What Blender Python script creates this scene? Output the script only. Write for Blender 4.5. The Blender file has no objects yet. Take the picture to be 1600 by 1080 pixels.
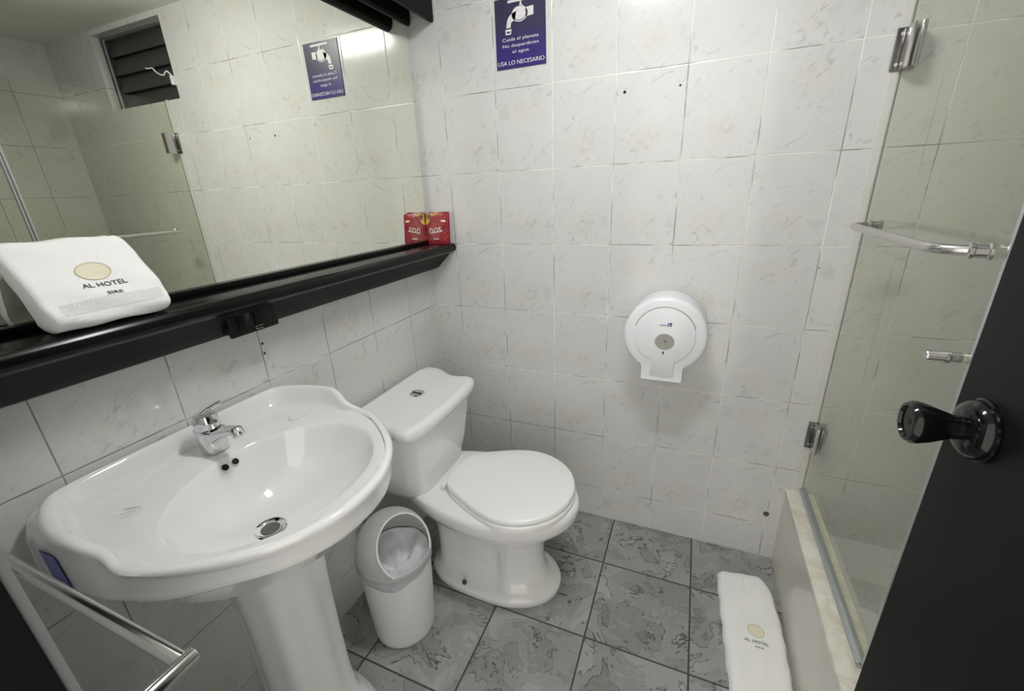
import bpy, bmesh, math, random
from mathutils import Vector, Matrix
random.seed(7)
SC = bpy.context.scene
COL = SC.collection
PI = math.pi

# ------------------------------------------------------------------ camera, world, lamp, exposure
cam_d = bpy.data.cameras.new('camera')
cam_d.sensor_width = 36.0
cam_d.lens = 662.35 / 1600.0 * 36.0
cam_d.clip_start = 0.01
cam = bpy.data.objects.new('camera', cam_d)
COL.objects.link(cam)
_w = Vector((0.3521, 0.3964, 0.0292))
def _rot(w):
    th = w.length; k = w / th
    K = Matrix(((0, -k.z, k.y), (k.z, 0, -k.x), (-k.y, k.x, 0)))
    I = Matrix.Identity(3)
    return I + K * math.sin(th) + (K @ K) * (1 - math.cos(th))
_R = _rot(_w) @ Matrix(((1, 0, 0), (0, 0, -1), (0, 1, 0)))
CAMP = Vector((0.9758, -1.4805, 1.3304))
_M = Matrix((_R[0], -_R[1], -_R[2])).transposed().to_4x4()
_M.translation = CAMP
cam.matrix_world = _M
SC.camera = cam

world = bpy.data.worlds.new('world')
SC.world = world
world.use_nodes = True
world.node_tree.nodes['Background'].inputs[0].default_value = (1.0, 0.96, 0.89, 1)
world.node_tree.nodes['Background'].inputs[1].default_value = 1.75
LAMP_POS = (0.80, -0.715, 2.115)
LAMP_STRENGTH = 80.0
SC.view_settings.view_transform = 'Standard'
SC.view_settings.look = 'None'
SC.view_settings.gamma = 1.0
SC.view_settings.exposure = 0.18
SC.view_settings.use_curve_mapping = False
SC.cycles.max_bounces = 12
SC.cycles.diffuse_bounces = 6
SC.cycles.glossy_bounces = 6
SC.cycles.transmission_bounces = 8
SC.cycles.transparent_max_bounces = 16

# ------------------------------------------------------------------ node helper
class NT:
    def __init__(s, name):
        s.mat = bpy.data.materials.new(name); s.mat.use_nodes = True
        s.t = s.mat.node_tree; s.n = s.t.nodes; s.L = s.t.links
        s.bsdf = s.n['Principled BSDF']; s.out = s.n['Material Output']
    def put(s, sock, v):
        if hasattr(v, 'links') or isinstance(v, bpy.types.NodeSocket): s.L.new(v, sock)
        else: sock.default_value = v
    def m(s, op, a, b=None, c=None, clamp=False):
        nd = s.n.new('ShaderNodeMath'); nd.operation = op; nd.use_clamp = clamp
        for i, v in enumerate((a, b, c)):
            if v is not None: s.put(nd.inputs[i], v)
        return nd.outputs[0]
    def step(s, v, a, b, c=0.0, d=1.0):
        nd = s.n.new('ShaderNodeMapRange'); nd.interpolation_type = 'SMOOTHSTEP'
        s.put(nd.inputs[0], v)
        for i, x in enumerate((a, b, c, d)): s.put(nd.inputs[i + 1], x)
        return nd.outputs[0]
    def mix(s, f, a, b):
        nd = s.n.new('ShaderNodeMix'); nd.data_type = 'RGBA'
        s.put(nd.inputs[0], f); s.put(nd.inputs[6], a); s.put(nd.inputs[7], b)
        return nd.outputs[2]
    def noise(s, vec, scale, detail=2.0, rough=0.5, dist=0.0):
        nd = s.n.new('ShaderNodeTexNoise')
        if vec is not None: s.L.new(vec, nd.inputs['Vector'])
        nd.inputs['Scale'].default_value = scale; nd.inputs['Detail'].default_value = detail
        nd.inputs['Roughness'].default_value = rough; nd.inputs['Distortion'].default_value = dist
        return nd.outputs[0]
    def white(s, vec):
        nd = s.n.new('ShaderNodeTexWhiteNoise'); nd.noise_dimensions = '3D'
        s.L.new(vec, nd.inputs['Vector']); return nd.outputs[0]
    def vec(s, x, y, z=0.0):
        nd = s.n.new('ShaderNodeCombineXYZ')
        for i, v in enumerate((x, y, z)): s.put(nd.inputs[i], v)
        return nd.outputs[0]
    def obj(s):
        nd = s.n.new('ShaderNodeTexCoord'); sp = s.n.new('ShaderNodeSeparateXYZ')
        s.L.new(nd.outputs['Object'], sp.inputs[0])
        return nd.outputs['Object'], sp.outputs
    def bump(s, h, strength, dist):
        nd = s.n.new('ShaderNodeBump'); nd.inputs['Strength'].default_value = strength
        nd.inputs['Distance'].default_value = dist; s.L.new(h, nd.inputs['Height'])
        s.L.new(nd.outputs[0], s.bsdf.inputs['Normal'])
    def set(s, **k):
        names = dict(col='Base Color', rough='Roughness', metal='Metallic', spec='Specular IOR Level', coat='Coat Weight', coatr='Coat Roughness', sheen='Sheen Weight', ior='IOR')
        for a, v in k.items():
            s.put(s.bsdf.inputs[names[a]], v)
        return s

def rgb(r, g, b): return (r, g, b, 1.0)

def simple(name, col, rough=0.4, metal=0.0, var=0.05, vscale=30.0, bump=0.0, bscale=200.0, **k):
    t = NT(name); v, _ = t.obj()
    n = t.noise(v, vscale, 3.0)
    lo = rgb(*[c * (1 - var) for c in col]); hi = rgb(*[min(1, c * (1 + var)) for c in col])
    t.set(col=t.mix(n, lo, hi), rough=rough, metal=metal, **k)
    if bump > 0:
        t.bump(t.noise(v, bscale, 2.0), bump, 0.002)
    return t.mat

def tile_mat(name, ax, offa, wa, axb, offb, hb, dirt=0.47):
    """glazed wall tiles with a marble print; ax/axb pick the object axes, off/size give the grid"""
    t = NT(name); v, xyz = t.obj()
    A = t.m('DIVIDE', t.m('SUBTRACT', xyz[ax], offa), wa)
    B = t.m('DIVIDE', t.m('SUBTRACT', xyz[axb], offb), hb)
    cA = t.m('FLOOR', A); cB = t.m('FLOOR', B)
    fA = t.m('FRACT', A); fB = t.m('FRACT', B)
    # FRACT of negatives is safe: a - floor(a)
    fA = t.m('SUBTRACT', A, cA); fB = t.m('SUBTRACT', B, cB)
    dA = t.m('MULTIPLY', t.m('MINIMUM', fA, t.m('SUBTRACT', 1.0, fA)), wa)
    dB = t.m('MULTIPLY', t.m('MINIMUM', fB, t.m('SUBTRACT', 1.0, fB)), hb)
    wob = t.m('MULTIPLY', t.m('SUBTRACT', t.noise(v, 18.0, 2.0), 0.5), 0.0012)
    d = t.m('ADD', t.m('MINIMUM', dA, dB), wob)
    grout = t.step(d, 0.0006, 0.0017, 1.0, 0.0)
    rnd = t.white(t.vec(cA, cB, 3.0))
    flip = t.m('GREATER_THAN', rnd, 0.62)
    gA = t.m('ABSOLUTE', t.m('SUBTRACT', fA, flip)); gB = t.m('ABSOLUTE', t.m('SUBTRACT', fB, flip))
    # the printed marble: streaks along a diagonal, grey specks and one yellowish patch per tile
    px = t.m('MULTIPLY', gA, wa); py = t.m('MULTIPLY', gB, hb)
    u = t.m('ADD', t.m('MULTIPLY', px, 0.80), t.m('MULTIPLY', py, 0.60))
    w = t.m('SUBTRACT', t.m('MULTIPLY', py, 0.80), t.m('MULTIPLY', px, 0.60))
    r2 = t.m('MULTIPLY', rnd, 0.6)
    st = t.noise(t.vec(t.m('MULTIPLY', u, 22.0), t.m('MULTIPLY', w, 52.0), r2), 1.0, 4.0, 0.65, 1.2)
    st = t.step(st, 0.53, 0.72)
    cl = t.noise(t.vec(px, py, r2), 9.0, 3.0, 0.6, 0.3)
    sp = t.noise(t.vec(t.m('MULTIPLY', u, 30.0), t.m('MULTIPLY', w, 60.0), t.m('ADD', r2, 9.0)), 1.0, 3.0, 0.6, 1.5)
    sp = t.step(sp, 0.63, 0.76)
    def blob(cx, cy, rx, ry):
        a = t.m('DIVIDE', t.m('SUBTRACT', px, cx * wa), rx); b = t.m('DIVIDE', t.m('SUBTRACT', py, cy * hb), ry)
        return t.step(t.m('ADD', t.m('MULTIPLY', a, a), t.m('MULTIPLY', b, b)), 0.0, 1.0, 1.0, 0.0)
    ye = t.m('MULTIPLY', blob(0.48, 0.27, 0.065, 0.05), t.step(cl, 0.30, 0.62))
    dk = t.m('MULTIPLY', blob(0.66, 0.22, 0.016, 0.026), t.step(sp, -0.2, 1.0))
    dk2 = t.m('MULTIPLY', blob(0.86, 0.30, 0.026, 0.03), t.step(cl, 0.40, 0.60))
    base = t.mix(cl, rgb(0.60, 0.604, 0.598), rgb(0.664, 0.667, 0.66))
    base = t.mix(t.m('MULTIPLY', t.m('MULTIPLY', st, t.step(t.noise(t.vec(px, py, t.m('ADD', r2, 4.0)), 13.0, 2.0), 0.38, 0.64)), 0.74), base, rgb(0.37, 0.375, 0.375))
    base = t.mix(t.m('MULTIPLY', sp, 0.30), base, rgb(0.36, 0.36, 0.36))
    base = t.mix(t.m('MULTIPLY', ye, 0.27), base, rgb(0.64, 0.60, 0.45))
    base = t.mix(t.m('MULTIPLY', dk, 0.45), base, rgb(0.30, 0.30, 0.29))
    base = t.mix(t.m('MULTIPLY', dk2, 0.30), base, rgb(0.36, 0.37, 0.37))
    # every batch differs a little
    bat = t.m('MULTIPLY', t.m('SUBTRACT', rnd, 0.5), 0.05)
    base = t.mix(t.m('ABSOLUTE', bat), base, rgb(0.80, 0.80, 0.80))
    gd = t.noise(v, 7.0, 3.0)
    gcol = t.mix(t.step(gd, dirt - 0.05, dirt + 0.13), rgb(0.78, 0.77, 0.72), rgb(0.24, 0.22, 0.18))
    col = t.mix(grout, base, gcol)
    t.set(col=col, rough=t.step(grout, 0.0, 1.0, 0.125, 0.6))
    wav = t.m('MULTIPLY', t.noise(v, 9.0, 1.0), 0.20)
    t.bump(t.m('ADD', t.step(d, 0.0004, 0.0030), wav), 0.35, 0.0014)
    return t.mat

def floor_mat():
    t = NT('slate_floor_tile'); v, xyz = t.obj()
    W = 0.3049
    A = t.m('DIVIDE', t.m('SUBTRACT', xyz[0], 0.7753), W); B = t.m('DIVIDE', t.m('SUBTRACT', xyz[1], -0.2375), W)
    cA = t.m('FLOOR', A); cB = t.m('FLOOR', B); fA = t.m('SUBTRACT', A, cA); fB = t.m('SUBTRACT', B, cB)
    d = t.m('MULTIPLY', t.m('MINIMUM', t.m('MINIMUM', fA, t.m('SUBTRACT', 1.0, fA)), t.m('MINIMUM', fB, t.m('SUBTRACT', 1.0, fB))), W)
    grout = t.step(d, 0.0016, 0.0034, 1.0, 0.0)
    rnd = t.white(t.vec(cA, cB, 1.0))
    vv = t.vec(xyz[0], xyz[1], t.m('MULTIPLY', rnd, 5.0))
    h = t.noise(vv, 6.5, 6.0, 0.56, 0.7)
    terr = t.m('ADD', t.step(h, 0.40, 0.415), t.m('ADD', t.step(h, 0.49, 0.50), t.step(h, 0.585, 0.60)))
    tone = t.m('DIVIDE', terr, 3.0)
    fine = t.noise(vv, 60.0, 4.0, 0.6)
    big = t.noise(vv, 4.0, 2.0)
    col = t.mix(tone, rgb(0.185, 0.188, 0.178), rgb(0.385, 0.392, 0.395))
    col = t.mix(t.m('MULTIPLY', t.step(fine, 0.3, 0.8), 0.45), col, rgb(0.36, 0.36, 0.355))
    col = t.mix(t.m('MULTIPLY', t.step(big, 0.40, 0.70), 0.35), col, rgb(0.17, 0.172, 0.16))
    def crack(lev, wid):
        return t.step(t.m('ABSOLUTE', t.m('SUBTRACT', h, lev)), 0.0, wid, 1.0, 0.0)
    gate = t.step(t.noise(vv, 12.0, 2.0), 0.44, 0.54)
    cr = t.m('MULTIPLY', t.m('MAXIMUM', crack(0.408, 0.010), t.m('MAXIMUM', crack(0.495, 0.008), crack(0.592, 0.010))), gate)
    lite = t.m('MULTIPLY', t.m('MAXIMUM', crack(0.428, 0.010), crack(0.512, 0.010)), t.step(t.noise(vv, 10.0, 1.0), 0.48, 0.60))
    col = t.mix(t.m('MULTIPLY', lite, 0.5), col, rgb(0.42, 0.42, 0.41))
    col = t.mix(t.m('MULTIPLY', cr, 0.92), col, rgb(0.035, 0.035, 0.033))
    col = t.mix(grout, col, rgb(0.055, 0.052, 0.046))
    t.set(col=col, rough=t.step(fine, 0.2, 0.8, 0.36, 0.6))
    hh = t.m('ADD', t.m('MULTIPLY', tone, 0.6), t.m('MULTIPLY', fine, 0.15))
    hh = t.m('SUBTRACT', t.m('MULTIPLY', t.m('SUBTRACT', 1.0, grout), hh), t.m('MULTIPLY', grout, 0.6))
    t.bump(hh, 0.5, 0.004)
    return t.mat

def glass_mat(name, tint, gloss=1.0):
    """thin clear sheet: straight transmission with a tint plus a Fresnel mirror reflection"""
    t = NT(name); n = t.n; L = t.L
    n.remove(t.bsdf)
    tr = n.new('ShaderNodeBsdfTransparent'); tr.inputs[0].default_value = tint
    gl = n.new('ShaderNodeBsdfGlossy'); gl.inputs['Roughness'].default_value = 0.01
    gl.inputs[0].default_value = rgb(0.9, 0.93, 0.9)
    fr = n.new('ShaderNodeFresnel'); fr.inputs[0].default_value = 1.45
    mx = n.new('ShaderNodeMixShader')
    geo = n.new('ShaderNodeNewGeometry')
    fac = t.m('MULTIPLY', t.m('MULTIPLY', fr.outputs[0], gloss), t.m('SUBTRACT', 1.0, geo.outputs['Backfacing']))
    L.new(fac, mx.inputs[0]); L.new(tr.outputs[0], mx.inputs[1]); L.new(gl.outputs[0], mx.inputs[2])
    L.new(mx.outputs[0], t.out.inputs[0])
    return t.mat

def emit_mat(name, col, s):
    t = NT(name)
    t.set(col=col); t.bsdf.inputs['Emission Color'].default_value = col
    t.bsdf.inputs['Emission Strength'].default_value = s
    return t.mat

def cotton_mat():
    t = NT('white_terry_cotton'); v, _ = t.obj()
    n1 = t.noise(v, 420.0, 2.0, 0.7); n2 = t.noise(v, 14.0, 3.0)
    t.set(col=t.mix(n1, rgb(0.87, 0.87, 0.865), rgb(0.94, 0.94, 0.935)), rough=0.92, sheen=0.25)
    t.bump(t.m('ADD', t.m('MULTIPLY', n1, 0.5), t.m('MULTIPLY', n2, 0.8)), 0.5, 0.004)
    return t.mat

def sachet_mat():
    t = NT('red_sachet_foil'); v, xyz = t.obj()
    n = t.noise(v, 260.0, 3.0, 0.7); b = t.noise(v, 40.0, 2.0)
    c = t.mix(t.step(n, 0.50, 0.66), rgb(0.27, 0.010, 0.020), rgb(0.55, 0.12, 0.11))
    c = t.mix(t.step(b, 0.45, 0.7), c, rgb(0.26, 0.01, 0.03))
    t.set(col=c, rough=0.28); t.bump(b, 0.5, 0.004)
    return t.mat

def marble_mat():
    t = NT('cream_marble_sill'); v, _ = t.obj()
    n = t.noise(v, 14.0, 5.0, 0.6, 1.5)
    t.set(col=t.mix(t.step(n, 0.35, 0.7), rgb(0.80, 0.78, 0.71), rgb(0.66, 0.61, 0.50)), rough=0.22)
    return t.mat

M = {}
M['tile_back'] = tile_mat('marble_tile_back', 0, 0.1143, 0.20, 2, 0.1436, 0.2508)
M['tile_side'] = tile_mat('marble_tile_side', 1, -1.4240, 0.2055, 2, 0.1436, 0.2508, 0.36)
M['tile_curb'] = simple('beige_tile_curb', (0.66, 0.64, 0.575), 0.14, var=0.05, vscale=9)
M['floor'] = floor_mat()
M['ceiling'] = simple('ceiling_paint', (0.80, 0.80, 0.75), 0.8, var=0.04, vscale=6)
M['porcelain'] = simple('white_glazed_porcelain', (0.85, 0.855, 0.855), 0.07, var=0.01, coat=0.4)
M['porcelain_sink'] = simple('white_basin_glaze', (0.81, 0.815, 0.815), 0.06, var=0.01, coat=0.5)
M['plastic'] = simple('white_moulded_plastic', (0.80, 0.81, 0.81), 0.30, var=0.01)
M['plastic_seat'] = simple('white_seat_plastic', (0.88, 0.885, 0.885), 0.18, var=0.01)
M['plastic_disp'] = simple('cool_white_plastic', (0.83, 0.85, 0.885), 0.28, var=0.01)
M['bin'] = simple('white_bin_plastic', (0.77, 0.775, 0.77), 0.34, var=0.02)
M['bag'] = simple('thin_bag_film', (0.80, 0.81, 0.85), 0.30, var=0.05, vscale=60, bump=0.6, bscale=50)
M['chrome'] = simple('polished_chrome', (0.72, 0.73, 0.74), 0.06, 1.0, var=0.02)
M['dark_chrome'] = simple('dull_hinge_metal', (0.17, 0.17, 0.168), 0.25, 1.0, var=0.15, vscale=60)
M['soffit_grey'] = simple('worn_dark_board', (0.030, 0.029, 0.027), 0.5, var=0.2)
M['steel'] = simple('brushed_steel', (0.60, 0.59, 0.57), 0.24, 1.0, var=0.05, vscale=120)
M['rail_steel'] = simple('satin_rail_steel', (0.66, 0.655, 0.64), 0.17, 1.0, var=0.02, vscale=20)
M['alu'] = simple('grey_aluminium', (0.62, 0.65, 0.68), 0.32, 1.0, var=0.04)
M['hole'] = simple('dark_void', (0.01, 0.01, 0.01), 0.9)
M['hole_stain'] = simple('rusty_hole', (0.09, 0.08, 0.05), 0.9, var=0.4)
M['lacquer'] = simple('black_wood_lacquer', (0.0045, 0.0044, 0.0042), 0.18, var=0.15, spec=0.20)
M['lacquer_dull'] = simple('black_wood_dull', (0.0042, 0.0041, 0.0038), 0.42, var=0.15, spec=0.10)
M['door'] = simple('black_door_paint', (0.0062, 0.0062, 0.006), 0.42, var=0.08, spec=0.12)
M['knob'] = simple('black_gloss_knob', (0.004, 0.004, 0.004), 0.10, var=0.1, spec=0.35)
M['black_plastic'] = simple('black_plate_plastic', (0.007, 0.007, 0.007), 0.40, spec=0.25)
M['mirror'] = simple('mirror_silvering', (0.90, 0.91, 0.83), 0.004, 1.0, var=0.0)
M['glass'] = glass_mat('shower_glass', rgb(0.985, 0.990, 0.945), 1.2)
M['glass_edge'] = simple('green_glass_edge', (0.10, 0.12, 0.09), 0.2)
M['cotton'] = cotton_mat()
M['gold'] = simple('pale_gold_print', (0.80, 0.755, 0.60), 0.9, var=0.08, vscale=90)
M['gold_dark'] = simple('gold_print_ring', (0.56, 0.50, 0.33), 0.9, var=0.2, vscale=200)
M['print'] = simple('dark_print', (0.07, 0.07, 0.06), 0.9)
M['sign'] = None
def sign_mat():
    t = NT('violet_sign_print'); v, xyz = t.obj()
    c = t.mix(t.step(xyz[2], 0.03, 0.13), rgb(0.040, 0.026, 0.165), rgb(0.040, 0.038, 0.078))
    t.set(col=c, rough=0.32); return t.mat
M['sign'] = sign_mat()
M['sign_white'] = simple('white_sign_print', (0.72, 0.70, 0.72), 0.4, var=0.02)
M['blue'] = simple('blue_sticker_print', (0.075, 0.11, 0.36), 0.35)
M['blue_text'] = simple('pale_blue_print', (0.20, 0.20, 0.36), 0.4)
M['logo_blue'] = simple('blue_logo_print', (0.03, 0.04, 0.22), 0.4)
M['window_grey'] = simple('grey_lock_cover', (0.33, 0.325, 0.29), 0.35)
M['sachet'] = sachet_mat()
M['yellow'] = simple('yellow_foil', (0.58, 0.38, 0.05), 0.35)
M['foil_white'] = simple('white_packet_print', (0.82, 0.74, 0.72), 0.35)
M['foil_green'] = simple('dark_green_print', (0.05, 0.07, 0.03), 0.35)
M['marble'] = marble_mat()
M['louvre'] = simple('dark_louvre_glass', (0.050, 0.052, 0.049), 0.35, var=0.1)
M['frame_grey'] = simple('grey_window_frame', (0.10, 0.105, 0.105), 0.4)
M['trim'] = simple('cream_silicone', (0.63, 0.625, 0.585), 0.25, var=0.05)
M['wall_edge'] = simple('pale_grey_edge', (0.17, 0.175, 0.18), 0.4)
M['lamp_white'] = simple('lamp_housing', (0.8, 0.8, 0.8), 0.4)
M['lamp_glow'] = emit_mat('lamp_glow', rgb(1.0, 1.0, 0.995), LAMP_STRENGTH)
M['rubber'] = simple('grey_hose', (0.10, 0.10, 0.095), 0.5)
M['shower_floor'] = tile_mat('beige_shower_tile', 0, 1.45, 0.4, 1, -0.3, 0.4)

# ------------------------------------------------------------------ mesh helpers
def new(): return bmesh.new()
def merge(dst, src):
    me = bpy.data.meshes.new('tmp'); src.to_mesh(me); src.free(); dst.from_mesh(me); bpy.data.meshes.remove(me)
    return dst
def box(bm, x0, x1, y0, y1, z0, z1, bev=0.0, seg=2):
    t = new(); bmesh.ops.create_cube(t, size=1.0)
    bmesh.ops.scale(t, vec=(x1 - x0, y1 - y0, z1 - z0), verts=t.verts)
    bmesh.ops.translate(t, vec=((x0 + x1) / 2, (y0 + y1) / 2, (z0 + z1) / 2), verts=t.verts)
    if bev > 0: bmesh.ops.bevel(t, geom=list(t.edges), offset=bev, segments=seg, affect='EDGES', profile=0.6)
    return merge(bm, t)
def loft(bm, rings, cap0=True, cap1=True):
    vr = [[bm.verts.new(p) for p in r] for r in rings]
    n = len(vr[0])
    for a, b in zip(vr[:-1], vr[1:]):
        for i in range(n):
            j = (i + 1) % n
            try: bm.faces.new((a[i], a[j], b[j], b[i]))
            except ValueError: pass
    if cap0: bm.faces.new(list(reversed(vr[0])))
    if cap1: bm.faces.new(vr[-1])
    return bm
def frame(d):
    d = Vector(d).normalized()
    a = Vector((0, 0, 1)) if abs(d.z) < 0.9 else Vector((1, 0, 0))
    u = d.cross(a).normalized(); w = d.cross(u).normalized()
    return u, w
def tube(bm, pts, r, n=16, caps=True):
    pts = [Vector(p) for p in pts]; rs = r if isinstance(r, (list, tuple)) else [r] * len(pts)
    rings = []; u = None
    for i, p in enumerate(pts):
        d = (pts[min(i + 1, len(pts) - 1)] - pts[max(i - 1, 0)]).normalized()
        if u is None: u, _ = frame(d)
        u = (u - d * u.dot(d)).normalized(); w = d.cross(u)
        rings.append([p + (u * math.cos(a) + w * math.sin(a)) * rs[i] for a in [2 * PI * k / n for k in range(n)]])
    return loft(bm, rings, caps, caps)
def lathe(bm, prof, origin=(0, 0, 0), axis=(0, 0, 1), n=40, cap0=True, cap1=True):
    o = Vector(origin); ax = Vector(axis).normalized(); u, w = frame(ax)
    w = ax.cross(u)
    rings = [[o + ax * h + (u * math.cos(2 * PI * k / n) + w * math.sin(2 * PI * k / n)) * max(r, 1e-5) for k in range(n)] for r, h in prof]
    return loft(bm, rings, cap0, cap1)
def prism(bm, poly, d):
    """poly: list of 3-D points in a plane, extruded along d"""
    d = Vector(d); a = [Vector(p) for p in poly]
    return loft(bm, [a, [p + d for p in a]])
def smoothpath(pts, k=8):
    P = [Vector(p) for p in pts]; out = []
    for i in range(len(P) - 1):
        p0 = P[max(i - 1, 0)]; p1 = P[i]; p2 = P[i + 1]; p3 = P[min(i + 2, len(P) - 1)]
        for s in range(k):
            t = s / k
            out.append(0.5 * ((2 * p1) + (p2 - p0) * t + (2 * p0 - 5 * p1 + 4 * p2 - p3) * t * t + (3 * p1 - p0 - 3 * p2 + p3) * t ** 3))
    out.append(P[-1]); return out

BASE = {}
def empty(name, loc, label, cat, group=None):
    o = bpy.data.objects.new(name, None); COL.objects.link(o)
    o.location = loc; o.empty_display_size = 0.02
    o['label'] = label; o['category'] = cat
    if group: o['group'] = group
    BASE[o.name] = Vector(loc)
    return o
def obj(name, bm, mat, parent=None, smooth=38.0, label=None):
    base = BASE[parent.name] if parent is not None else Vector((0, 0, 0))
    bmesh.ops.translate(bm, vec=-base, verts=bm.verts)
    bmesh.ops.recalc_face_normals(bm, faces=bm.faces)
    me = bpy.data.meshes.new(name); bm.to_mesh(me); bm.free()
    me.materials.append(M[mat] if isinstance(mat, str) else mat)
    if smooth:
        for p in me.polygons: p.use_smooth = True
        me.set_sharp_from_angle(angle=math.radians(smooth))
    o = bpy.data.objects.new(name, me); COL.objects.link(o)
    if parent is not None: o.parent = parent
    BASE[o.name] = base
    if label: o['label'] = label
    return o
def struct(name, bm, mat, smooth=0, parent=None, label=None, cat=None):
    o = obj(name, bm, mat, parent, smooth)
    if parent is None:
        o['kind'] = 'structure'
        if label: o['label'] = label
        if cat: o['category'] = cat
    return o
def text_bm(s, width, height, origin, right, up, out, depth=0.0004):
    """lettering laid in the plane (right, up), centred on origin, standing off along out"""
    c = bpy.data.curves.new('t', 'FONT'); c.body = s; c.align_x = 'CENTER'; c.align_y = 'CENTER'; c.resolution_u = 3
    to = bpy.data.objects.new('t', c); COL.objects.link(to)
    dg = bpy.context.evaluated_depsgraph_get(); dg.update()
    me = bpy.data.meshes.new_from_object(to.evaluated_get(dg))
    bm = new(); bm.from_mesh(me)
    bpy.data.objects.remove(to); bpy.data.curves.remove(c); bpy.data.meshes.remove(me)
    xs = [v.co.x for v in bm.verts]; ys = [v.co.y for v in bm.verts]
    cx, cy = (min(xs) + max(xs)) / 2, (min(ys) + max(ys)) / 2
    sx = width / (max(xs) - min(xs)); sy = height / (max(ys) - min(ys))
    o = Vector(origin); r = Vector(right).normalized(); u = Vector(up).normalized(); n = Vector(out).normalized()
    for v in bm.verts: v.co = o + r * ((v.co.x - cx) * sx) + u * ((v.co.y - cy) * sy) + n * depth
    res = bmesh.ops.extrude_face_region(bm, geom=list(bm.faces))
    vs = [g for g in res['geom'] if isinstance(g, bmesh.types.BMVert)]
    bmesh.ops.translate(bm, vec=n * -depth * 0.9, verts=vs)
    return bm
def ellipse_plate(bm, o, r, u, n, a, b, depth, k=40):
    o = Vector(o); r = Vector(r).normalized(); u = Vector(u).normalized(); n = Vector(n).normalized()
    return prism(bm, [o + r * a * math.cos(2 * PI * i / k) + u * b * math.sin(2 * PI * i / k) for i in range(k)], n * depth)

CEIL = 2.14; XR = 2.25; YF = -1.4176
# ------------------------------------------------------------------ room shell
bm = new()                                   # back wall with the hole of the louvred window
WX0, WX1, WZ0, WZ1 = 1.29, 1.83, 1.797, 2.118
box(bm, -0.15, WX0, 0, 0.14, -0.05, CEIL + 0.05); box(bm, WX1, XR + 0.12, 0, 0.14, -0.05, CEIL + 0.05)
box(bm, WX0, WX1, 0, 0.14, -0.05, WZ0); box(bm, WX0, WX1, 0, 0.14, WZ1, CEIL + 0.05)
wall_back = struct('wall_back', bm, 'tile_back')
for (x, z, r) in ((0.740, 1.597, 0.0045), (0.896, 1.597, 0.003), (1.389, 0.999, 0.0035), (1.319, 1.085, 0.002)):
    b = new(); lathe(b, [(r, 0.0), (r * 0.6, 0.0006)], (x, 0, z), (0, -1, 0), 14); obj('drill_hole', b, 'hole', wall_back)
b = new(); lathe(b, [(0.010, 0.0), (0.008, 0.004), (0.004, 0.003)], (1.312, 0, 0.193), (0, -1, 0), 18); obj('rusty_plug', b, 'hole_stain', wall_back)
wl = struct('wall_left', box(new(), -0.15, 0, -1.75, 0, -0.05, CEIL + 0.05), 'tile_side')
for z in (0.997, 0.971):
    b = new(); lathe(b, [(0.0038, 0.0), (0.002, 0.0006)], (0, -0.801, z), (1, 0, 0), 14); obj('drill_hole', b, 'hole_stain', wl)
struct('wall_right', box(new(), XR, XR + 0.12, -1.75, 0, -0.05, CEIL + 0.05), 'tile_side')
bm = new(); box(bm, 0, 0.58, YF - 0.13, YF, 0, CEIL)
wf = struct('wall_front', bm, 'tile_back')
bm = new(); box(bm, 1.395, XR, YF - 0.13, YF, 0, CEIL); box(bm, 0.58, 1.395, YF - 0.13, YF, 2.06, CEIL)
struct('wall_front_right', bm, 'tile_back')
struct('floor', box(new(), -0.15, XR + 0.12, -1.75, 0.14, -0.08, 0.0), 'floor')
struct('ceiling', box(new(), -0.15, XR + 0.12, -1.75, 0.14, CEIL, CEIL + 0.1), 'ceiling')
# doorway: pale wall end and black jamb
struct('trim_1', box(new(), 0.58, 0.600, YF - 0.006, YF, 0, 2.06), 'wall_edge')
struct('trim_2', box(new(), 0.58, 0.602, YF - 0.16, YF - 0.006, 0, 2.06, 0.001), 'door')
struct('trim_3', box(new(), 1.372, 1.395, YF - 0.16, YF, 0, 2.06, 0.001), 'door')
# raised shower floor, low wall under the glass, cream strip beside the glass
struct('floor_shower', box(new(), 1.435, XR, YF, 0, 0, 0.16), 'shower_floor')
bm = new(); box(bm, 1.356, 1.433, YF, 0, 0, 0.297)
curb = struct('wall_low', bm, 'tile_curb')
bm = new(); box(bm, 1.353, 1.436, YF, 0, 0.297, 0.316, 0.002); obj('marble_sill', bm, 'marble', curb)
struct('trim_4', box(new(), 1.381, 1.399, -0.002, 0, 0.316, 1.80, 0.001), 'trim')

# louvred window, high in the shower wall (seen in the mirror)
win = struct('window_1', (lambda b: (box(b, WX0, WX0 + 0.018, 0.045, 0.085, WZ0, WZ1), box(b, WX1 - 0.018, WX1, 0.045, 0.085, WZ0, WZ1), box(b, WX0, WX1, 0.045, 0.085, WZ0, WZ0 + 0.012), box(b, WX0, WX1, 0.045, 0.085, WZ1 - 0.012, WZ1), b)[-1])(new()), 'frame_grey')
for k in range(4):
    z = WZ0 + 0.045 + k * 0.078
    b = new(); prism(b, [(WX0 + 0.012, 0.046, z - 0.040), (WX0 + 0.012, 0.050, z - 0.043), (WX0 + 0.012, 0.076, z + 0.046), (WX0 + 0.012, 0.072, z + 0.049)], (WX1 - WX0 - 0.024, 0, 0))
    obj('louvre_blade', b, 'louvre', win)
b = new(); box(b, WX1 - 0.045, WX1 - 0.034, 0.030, 0.036, WZ0 + 0.005, WZ1 - 0.01); box(b, WX1 - 0.022, WX1 - 0.018, 0.026, 0.032, WZ0, WZ1); obj('louvre_rail', b, 'alu', win)
b = new(); box(b, WX0 - 0.1, WX1 + 0.1, 0.15, 0.16, WZ0 - 0.1, WZ1 + 0.1); obj('dark_screen', b, 'hole', win)
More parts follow.
